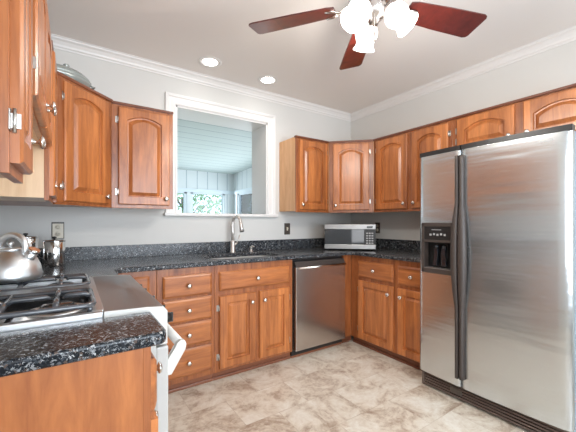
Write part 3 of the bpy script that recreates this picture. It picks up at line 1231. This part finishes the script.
pd.prism([(xc + 0.02, z0 + 0.05), (xc + 0.055, z0 + 0.05), (xc + 0.045, z0 + 0.13), (xc + 0.05, z0 + 0.19), (xc + 0.025, z0 + 0.19), (xc + 0.015, z0 + 0.13)], 0.02, 0.045, axis='y', bev=0.003)
pd.tube([(xc - 0.02, 0.03, zt_ - 0.02), (xc - 0.02, 0.03, zt_ - 0.05)], 0.016, n=14)
pd.tube([(xc + 0.035, 0.03, zt_ - 0.02), (xc + 0.035, 0.03, zt_ - 0.05)], 0.012, n=14)
pd.build('dispenser_paddle', M['mwglass'], fd)
tr_ = MB()
tr_.box(x0 + 0.016, x1 - 0.016, -0.004, 0.055, z0 + 0.026, z0 + 0.034)
for k in range(9):
    tr_.box(x0 + 0.03 + k * 0.02, x0 + 0.034 + k * 0.02, 0.0, 0.05, z0 + 0.034, z0 + 0.037)
tr_.build('drip_tray', M['silver'], fd)
# badge on the refrigerator door, upper right
bd = MB()
by_ = yyr(0.76)
bd.box(0.735, 0.795, by_ - 0.0015, by_ + 0.004, 1.640, 1.650, bev=0.0005)
bd.build('badge', M['button'], rd)
# grille
gr = thing_g = MB()
gr.box(0.02, FW - 0.01, 0.060, 0.075, 0.012, 0.108)
gr.build('grille_back', M['black'], t)
gr = MB()
for k in range(5):
    z = 0.020 + k * 0.0185
    gr.prism([(0.030, z), (0.034, z + 0.008), (0.060, z + 0.010), (0.060, z)], 0.02, FW - 0.01, axis='x')
gr.box(0.015, 0.030, 0.03, 0.07, 0.010, 0.110)
gr.box(FW - 0.03, FW - 0.005, 0.03, 0.07, 0.010, 0.110)
gr.build('grille', M['grille'], t)
lb = MB()
lb.box(GX - 0.085, GX - 0.005, 0.024, 0.034, 0.040, 0.080, bev=0.006)
lb.build('grille_label', M['plate_brown'], t)
ft = MB()
for q in (0.06, FW - 0.06):
    ft.tube([(q, 0.12, 0.0), (q, 0.12, 0.035)], 0.02, n=12)
    ft.tube([(q, 0.70, 0.0), (q, 0.70, 0.035)], 0.02, n=12)
ft.build('foot', M['black'], t)

# ------------------------------------------------------------------ microwave (turned to face the room)
t = thing('microwave', 'silver countertop microwave turned across the right corner', 'microwave', (-0.577, -0.560, CT), -PI / 4)
MWW, MWH, MWD = 0.515, 0.268, 0.36
x0_ = -MWW / 2
b_ = MB()
b_.box(x0_, -x0_, 0.018, MWD, 0.014, MWH, bev=0.004)
b_.build('case', M['plate_brown'], t)
fr = MB()
fr.box(x0_, -x0_, 0.0, 0.018, 0.014, 0.062, bev=0.004)
fr.box(x0_, -x0_, 0.0, 0.018, MWH - 0.052, MWH, bev=0.004)
fr.build('front_frame', M['silver'], t)
box(x0_ + 0.001, x0_ + 0.405, 0.004, 0.02, 0.058, MWH - 0.05).build('door_window', M['mwglass'], t)
cpn = box(x0_ + 0.408, -x0_ - 0.001, 0.003, 0.02, 0.058, MWH - 0.05).build('control_panel', M['black'], t)
bt = MB()
for r_ in range(5):
    for c_ in range(3):
        bt.box(x0_ + 0.420 + c_ * 0.026, x0_ + 0.438 + c_ * 0.026, 0.001, 0.004, 0.070 + r_ * 0.025, 0.083 + r_ * 0.025)
bt.build('keypad', M['button'], cpn)
box(x0_ + 0.425, x0_ + 0.485, -0.001, 0.004, MWH - 0.040, MWH - 0.018).build('display', M['display'], t)
box(x0_ + 0.40, x0_ + 0.408, -0.006, 0.004, 0.062, MWH - 0.054, bev=0.002).build('door_handle', M['black'], t)
ft = MB()
for sx_ in (-1, 1):
    for yy_ in (0.03, 0.32):
        ft.tube([(sx_ * 0.22, yy_, 0.0), (sx_ * 0.22, yy_, 0.016)], 0.014, n=10)
ft.build('foot', M['black'], t)

# ------------------------------------------------------------------ gas range (left wall)
RY0, RW = -1.786, 0.765
RFX = -2.690      # front of the body
t = thing('gas_range', 'stainless gas range with cast iron grates on the left wall', 'range', (RFX, RY0, 0), PI / 2)
# local: x -> towards the back wall, y -> towards the left wall, front at y=0
RD = (RFX - XL) - 0.006
m = MB()
m.box(0.003, RW - 0.003, 0.0, RD, 0.05, 0.905)
m.build('body', M['white_enamel'], t)
m = MB()
# cooktop: rim with a recessed pan
m.box(0.027, RW - 0.027, 0.146, 0.180, 0.900, 0.9305, bev=0.003)
m.box(0.0, RW, RD - 0.03, RD, 0.905, 0.935, bev=0.003)
m.box(0.0, 0.028, 0.151, RD, 0.905, 0.930, bev=0.004)
m.box(RW - 0.028, RW, 0.151, RD, 0.905, 0.930, bev=0.004)
m.build('cooktop_rim', M['satin'], t)
box(0.02, RW - 0.02, 0.17, RD - 0.02, 0.900, 0.914).build('cooktop_pan', M['cook_black'], t)
# sloping steel deck in front of the burners and the control fascia below it
m = MB()
DECK = [(-0.035, 0.795), (-0.035, 0.905), (-0.022, 0.921), (0.03, 0.926), (0.150, 0.930), (0.150, 0.900), (0.0, 0.880), (0.0, 0.795)]
m.prism(DECK, 0.0045, RW - 0.0045, axis='x', bev=0.002)
m.build('control_deck', M['range_steel'], t)
m = MB()
m.prism(DECK, 0.0, 0.0045, axis='x', bev=0.001)
m.build('end_cap', M['handle_white'], t)
m = MB()
m.prism(DECK, RW - 0.0045, RW, axis='x', bev=0.001)
m.build('end_cap', M['handle_white'], t)
for kx in (0.07, 0.19, 0.38, 0.57, 0.695):
    k_ = MB()
    k_.lathe([(0, 0), (0.024, 0), (0.024, 0.006), (0.019, 0.010), (0.017, 0.028), (0.0, 0.030)], axis='y', n=20)
    k_.box(-0.004, 0.004, -0.036, -0.02, -0.017, 0.017, bev=0.002)
    k_.build('control_knob', M['black'], t, (kx, -0.035, 0.862))
# burners
for (bx2, by2, r2) in ((0.18, 0.27, 0.045), (0.18, 0.52, 0.036), (0.585, 0.27, 0.05), (0.585, 0.52, 0.04)):
    b2 = MB()
    b2.lathe([(0, 0), (r2 + 0.012, 0), (r2 + 0.010, 0.008), (r2, 0.010), (r2, 0.018), (r2 - 0.008, 0.022), (0, 0.022)], n=24)
    b2.build('burner', M['cook_black'], t, (bx2, by2, 0.914))
    MB().lathe([(r2 + 0.018, 0.0), (r2 + 0.018, 0.004), (r2 + 0.040, 0.002), (r2 + 0.040, 0.0)], n=24).build('burner_ring', M['satin'], t, (bx2, by2, 0.914))
# cast-iron grates
GZ = 0.950


def grate(gx0, gx1, gy0, gy1, centres):
    m = MB()
    r_ = 0.006

    def bar(p, q, rr_=r_):
        m.tube([p, q], rr_, n=8)
    cr = 0.03
    R0 = 0.0085
    # rounded rectangular rail
    pts_ = []
    for cx_, cy_, a0 in ((gx1 - cr, gy1 - cr, 0), (gx0 + cr, gy1 - cr, PI / 2), (gx0 + cr, gy0 + cr, PI), (gx1 - cr, gy0 + cr, 1.5 * PI)):
        for i in range(5):
            a_ = a0 + PI / 2 * i / 4
            pts_.append((cx_ + cr * math.cos(a_), cy_ + cr * math.sin(a_), GZ - 0.004))
    pts_.append(pts_[0])
    m.tube(pts_, R0, n=8, caps=False)
    my = (gy0 + gy1) / 2
    bar((gx0, my, GZ - 0.004), (gx1, my, GZ - 0.004), R0)
    for (cx_, cy_) in centres:
        # four fingers that rise and reach in to each burner
        for dx_, dy_, ex in ((1, 0, gx1 - cx_), (-1, 0, cx_ - gx0), (0, 1, (gy1 if cy_ > my else my) - cy_), (0, -1, cy_ - (my if cy_ > my else gy0))):
            m.tube([(cx_ + dx_ * ex, cy_ + dy_ * ex, GZ - 0.006), (cx_ + dx_ * (ex - 0.02), cy_ + dy_ * (ex - 0.02), GZ + 0.008),
                    (cx_ + dx_ * 0.028, cy_ + dy_ * 0.028, GZ + 0.008), (cx_ + dx_ * 0.018, cy_ + dy_ * 0.018, GZ + 0.001)],
                   [R0, R0, 0.0078, 0.005], n=8)
    for (px_, py_) in ((gx0 + 0.01, gy0 + 0.01), (gx1 - 0.01, gy0 + 0.01), (gx0 + 0.01, gy1 - 0.01), (gx1 - 0.01, gy1 - 0.01)):
        bar((px_, py_, 0.914), (px_, py_, GZ - 0.002), 0.008)
    return m.build('grate', M['iron'], t)


grate(0.040, 0.318, 0.174, 0.628, [(0.18, 0.27), (0.18, 0.52)])
grate(0.447, 0.725, 0.174, 0.628, [(0.585, 0.27), (0.585, 0.52)])
m = MB()
m.box(0.330, 0.435, 0.174, 0.628, 0.928, 0.948, bev=0.006)
m.tube([(0.335, 0.20, 0.914), (0.335, 0.20, 0.93)], 0.008, n=8)
m.build('centre_bridge', M['grey_enamel'], t)
# oven door + drawer
m = MB()
m.box(0.006, RW - 0.006, -0.040, 0.0, 0.225, 0.785, bev=0.006)
od = m.build('oven_door', M['white_enamel'], t)
box(0.13, RW - 0.13, -0.043, -0.03, 0.33, 0.62, bev=0.001).build('oven_window', M['mwglass'], od)
hm = MB()
hm.tube([(0.040, -0.090, 0.767), (RW - 0.040, -0.090, 0.767)], 0.016, n=14)
hm.build('door_handle', M['handle_white'], od)
for q in (0.030, RW - 0.052):
    bk = MB()
    bk.prism([(-0.038, 0.672), (-0.038, 0.720), (-0.064, 0.752), (-0.074, 0.776), (-0.088, 0.786), (-0.102, 0.782), (-0.108, 0.768), (-0.104, 0.750), (-0.056, 0.672)], q, q + 0.022, axis='x', bev=0.003)
    bk.build('handle_bracket', M['handle_white'], od)
box(0.006, RW - 0.006, -0.036, 0.0, 0.075, 0.215, bev=0.006).build('storage_drawer', M['white_enamel'], t)
ft = MB()
for q in (0.05, RW - 0.05):
    ft.tube([(q, 0.05, 0), (q, 0.05, 0.06)], 0.018, n=10)
    ft.tube([(q, 0.58, 0), (q, 0.58, 0.06)], 0.018, n=10)
ft.build('foot', M['black'], t)

# ------------------------------------------------------------------ kettle on the back burner
t = thing('kettle', 'brushed stainless whistling kettle on the range, far burner', 'kettle', (-3.130, -1.185, GZ + 0.0175))
MB().lathe([(0, 0), (0.098, 0), (0.104, 0.006), (0.105, 0.022), (0.100, 0.052), (0.088, 0.082), (0.066, 0.106), (0.042, 0.118), (0.040, 0.121), (0.0, 0.121)], n=40).build('body', M['satin'], t)
ld = MB().lathe([(0, 0.119), (0.042, 0.119), (0.040, 0.127), (0.020, 0.133), (0.0, 0.134)], n=28).build('lid', M['satin'], t)
MB().lathe([(0, 0.130), (0.006, 0.130), (0.006, 0.138), (0.013, 0.146), (0.010, 0.154), (0, 0.156)], n=16).build('lid_knob', M['satin'], ld)
sa = -0.55       # spout heading
sd = Vector((math.cos(sa), math.sin(sa), 0))
p0 = sd * 0.062 + Vector((0, 0, 0.076))
p1 = sd * 0.090 + Vector((0, 0, 0.116))
MB().tube([p0, p0 * 0.6 + p1 * 0.4, p1], [0.024, 0.022, 0.020], n=18).build('spout', M['satin'], t)
MB().tube([p1 - Vector((0, 0, 0.002)), p1 + (p1 - p0).normalized() * 0.010], [0.0235, 0.021], n=18).build('whistle_cap', M['polished'], t)
hm = MB()
# tall flat loop handle, in the vertical plane of the spout
pts_ = []
for i in range(25):
    a_ = PI * (-0.13 + 1.26 * i / 24)
    pts_.append(sd * (0.053 * math.cos(a_) + 0.008) + Vector((0, 0, 0.128 + 0.053 * math.sin(a_))))
side_ = Vector((-sd.y, sd.x, 0))
hm.tube(pts_, 0.0125, n=12, up=side_, flat=1.15)
hm.build('handle', M['satin'], t)

# ------------------------------------------------------------------ canisters
CG = 'steel canisters in the left corner'


def canister(x, y, r, h, label):
    t = thing('canister', label, 'canister', (x, y, CT), group=CG)
    MB().lathe([(0, 0), (r - 0.002, 0), (r, 0.003), (r, h - 0.003), (r - 0.002, h), (0, h)], n=40).build('body', M['polished'], t)
    l_ = MB().lathe([(0, h), (r + 0.002, h), (r + 0.002, h + 0.007), (r - 0.004, h + 0.011), (0.012, h + 0.014), (0, h + 0.014)], n=40).build('lid', M['polished'], t)
    MB().lathe([(0, h + 0.013), (0.006, h + 0.013), (0.006, h + 0.019), (0.014, h + 0.024), (0.012, h + 0.031), (0, h + 0.033)], n=16).build('lid_knob', M['black'], l_)


canister(-3.022, -0.300, 0.060, 0.162, 'polished steel canister with black lid knob under the left outlet')
canister(-3.175, -0.235, 0.066, 0.185, 'tall polished steel canister partly hidden behind the kettle handle')
canister(-3.272, -0.420, 0.046, 0.135, 'small polished steel canister at far left edge against the left wall')

# ------------------------------------------------------------------ dish on top of the corner cabinet
t = thing('covered_dish', 'grey-green oval covered dish lying on top of the left corner cabinet', 'dish', (-2.955, -0.425, UT + 0.007), 0.5)
MB().lathe([(0, 0), (0.085, 0), (0.10, 0.008), (0.125, 0.045), (0.132, 0.058), (0.128, 0.060), (0.0, 0.058)], n=40, sx=1.15, sy=0.68).build('base', M['dish'], t)
l_ = MB().lathe([(0, 0.058), (0.128, 0.060), (0.120, 0.078), (0.090, 0.102), (0.045, 0.117), (0, 0.121)], n=40, sx=1.15, sy=0.68).build('lid', M['dish'], t)
MB().lathe([(0, 0.118), (0.010, 0.119), (0.009, 0.126), (0.018, 0.133), (0.012, 0.140), (0, 0.141)], n=16).build('lid_knob', M['dish'], l_)
for sx_ in (-1, 1):
    MB().tube([(sx_ * 0.140, -0.03, 0.045), (sx_ * 0.168, -0.02, 0.050), (sx_ * 0.174, 0.0, 0.050), (sx_ * 0.168, 0.02, 0.050), (sx_ * 0.140, 0.03, 0.045)], 0.006, n=8).build('handle', M['dish'], t)

# ------------------------------------------------------------------ outlets


def outlet(label, loc, rotz, plate, face, cat='outlet', kind='outlet'):
    t = thing('wall_outlet' if kind == 'outlet' else 'light_switch', label, cat, loc, rotz)
    box(-0.038, 0.038, -0.007, -0.001, -0.062, 0.062, bev=0.0025).build('cover_plate', M[plate], t)
    if plate == 'plate_brown' and face == 'ivory_face':
        box(-0.033, 0.033, -0.009, -0.006, -0.058, 0.050, bev=0.001).build('face_insert', M['ivory'], t)
        face = 'ivory'
    if kind == 'outlet':
        for dz in (-0.024, 0.024):
            m = MB()
            m.lathe([(0, 0), (0.0175, 0), (0.0175, 0.0025), (0, 0.0025)], axis='y', n=20)
            r_ = m.build('socket', M[face], t, (0, -0.0085, dz))
            s_ = MB()
            s_.box(-0.0075, -0.0045, -0.0035, -0.002, -0.004, 0.006)
            s_.box(0.0045, 0.0075, -0.0035, -0.002, -0.004, 0.006)
            s_.box(-0.002, 0.002, -0.0035, -0.002, -0.012, -0.008)
            s_.build('slot', M['black'], r_)
    else:
        box(-0.008, 0.008, -0.010, -0.006, -0.018, 0.018).build('toggle_slot', M[face], t)
        box(-0.005, 0.005, -0.022, -0.008, 0.0, 0.012, bev=0.002).build('toggle', M[face], t)


outlet('ivory duplex outlet with dark edged plate above the canister', (-3.012, 0.0, 1.142), 0, 'plate_brown', 'ivory_face')
outlet('dark brown plate switch on back wall, right of the window', (-0.975, 0.0, 1.130), 0, 'plate_brown', 'ivory', 'light switch', 'switch')
outlet('dark brown plate outlet on right wall beside the microwave', (0.0, -0.430, 1.138), -PI / 2, 'plate_brown', 'ivory')

# ------------------------------------------------------------------ recessed lights


def can_light(x, y, label):
    t = thing('recessed_light', label, 'ceiling light', (x, y, H), group='recessed ceiling lights')
    MB().lathe([(0.062, 0.0), (0.062, -0.004), (0.092, -0.006), (0.098, 0.0)], n=40).build('trim_ring', M['trim'], t)
    MB().lathe([(0.0, -0.003), (0.045, -0.003), (0.062, -0.001)], n=40).build('lens', M['lens'], t)
    d_ = bpy.data.lights.new('can_lamp', 'SPOT')
    d_.energy = 6
    d_.spot_size = 2.4
    d_.spot_blend = 1.0
    d_.shadow_soft_size = 0.05
    d_.color = (1.0, 0.95, 0.88)
    o_ = bpy.data.objects.new('can_lamp', d_)
    COL.objects.link(o_)
    o_.parent = t
    o_.location = (0, 0, -0.03)


can_light(-1.961, -0.303, 'lit recessed ceiling light above the sink, left one of the two')
can_light(-1.383, -0.284, 'lit recessed ceiling light above the sink, right one of the two')

# ------------------------------------------------------------------ ceiling fan
FC = (-1.712, -1.852)
FZ = 2.262
t = thing('ceiling_fan', 'ceiling fan with mahogany blades and lit frosted glass bell shades', 'ceiling fan', (FC[0], FC[1], H))
zz = FZ - H
MB().lathe([(0, -0.001), (0.070, -0.001), (0.068, -0.030), (0.035, -0.050), (0.013, -0.056), (0.013, -0.13), (0.0, -0.13)], n=32).build('canopy', M['fan_metal'], t)
MB().lathe([(0, -0.115), (0.05, -0.12), (0.105, -0.150), (0.125, -0.19), (0.128, -0.235), (0.120, -0.265), (0.085, -0.285), (0.0, -0.290)], n=40).build('motor_housing', M['fan_metal'], t)
MB().lathe([(0, -0.285), (0.055, -0.287), (0.062, -0.31), (0.060, -0.35), (0.045, -0.368), (0.028, -0.380), (0.022, -0.400), (0, -0.405)], n=32).build('switch_housing', M['fan_metal'], t)
blade0 = math.radians(127)


def blade_mesh():
    m = MB()
    sec = [(0.185, 0.050), (0.22, 0.060), (0.40, 0.070), (0.615, 0.078), (0.632, 0.072), (0.640, 0.060)]
    pts_ = [(r_, w_) for r_, w_ in sec] + [(r_, -w_) for r_, w_ in sec[::-1]]
    m.prism(pts_, -0.003, 0.004, bev=0.0015)
    bmesh.ops.rotate(m.bm, verts=m.bm.verts[:], cent=(0, 0, 0), matrix=Matrix.Rotation(math.radians(-12), 3, 'X'))
    return m


def iron_mesh():
    m = MB()
    m.tube([(0.095, 0, 0.0), (0.13, 0.012, -0.012), (0.165, 0.0, -0.012), (0.20, 0.018, -0.010), (0.235, 0.022, -0.007)], [0.013, 0.010, 0.009, 0.010, 0.008], n=8, flat=0.5)
    m.tube([(0.165, 0.0, -0.012), (0.20, -0.020, -0.013), (0.235, -0.024, -0.014)], [0.009, 0.010, 0.008], n=8, flat=0.5)
    m.box(0.09, 0.125, -0.018, 0.018, -0.006, 0.006, bev=0.003)
    return m


bo = blade_mesh().build('blade', M['fan_blade'], t, (0, 0, zz), blade0)
io = iron_mesh().build('blade_iron', M['fan_metal'], t, (0, 0, zz), blade0)
for k in range(1, 5):
    for src in (bo, io):
        c_ = src.copy()
        COL.objects.link(c_)
        c_.parent = t
        c_.rotation_euler = (0, 0, blade0 - k * 2 * PI / 5)
SHP = [(0.024, 0.0), (0.032, 0.008), (0.048, 0.024), (0.060, 0.046), (0.062, 0.068), (0.054, 0.090), (0.047, 0.104), (0.050, 0.120), (0.062, 0.140)]
for k, az in enumerate((60, 184, -56)):
    a_ = math.radians(az)
    out = Vector((math.cos(a_), math.sin(a_), 0))
    tilt = math.radians(40)
    axis_d = (out * math.sin(tilt) + Vector((0, 0, -math.cos(tilt)))).normalized()
    base_p = out * 0.070 + Vector((0, 0, -0.335))
    q_ = Vector((0, 0, 1)).rotation_difference(axis_d).to_matrix()
    arm = MB().tube([out * 0.03 + Vector((0, 0, -0.375)), out * 0.055 + Vector((0, 0, -0.347)), base_p], [0.009, 0.009, 0.011], n=10)
    ao = arm.build('light_arm', M['fan_metal'], t)
    MB().lathe([(0, -0.012), (0.026, -0.010), (0.030, 0.010), (0.027, 0.014)], n=24, mat=q_, c=base_p).build('socket_cup', M['fan_metal'], ao)
    m = MB().lathe([(a_1 * 0.93, b_1 * 0.95) for a_1, b_1 in SHP], n=36, mat=q_, c=base_p)
    m.build('glass_shade', M['shade'], t)
    MB().lathe([(0, 0.02), (0.014, 0.03), (0.022, 0.06), (0.024, 0.078), (0.016, 0.096), (0, 0.100)], n=20, mat=q_, c=base_p).build('bulb', M['lens'], ao)
    d_ = bpy.data.lights.new('fan_lamp', 'POINT')
    d_.energy = 12
    d_.shadow_soft_size = 0.05
    d_.color = (1.0, 0.95, 0.88)
    o_ = bpy.data.objects.new('fan_lamp', d_)
    COL.objects.link(o_)
    o_.parent = t
    o_.location = base_p + axis_d * 0.175
ch = MB()
for k in range(16):
    ch.lathe([(0, -0.0018), (0.0018, 0), (0, 0.0018)], c=(-0.045, -0.045, -0.375 - k * 0.0055), n=8)
ch.tube([(-0.03, -0.03, -0.36), (-0.045, -0.045, -0.372), (-0.045, -0.045, -0.475)], 0.0014, n=6)
ch.build('pull_chain', M['fan_metal'], t)
MB().tube([(-0.045, -0.045, -0.470), (-0.045, -0.045, -0.477), (-0.045, -0.045, -0.505), (-0.045, -0.045, -0.515)], [0.003, 0.006, 0.007, 0.003], n=10).build('chain_pull', M['fan_metal'], t)
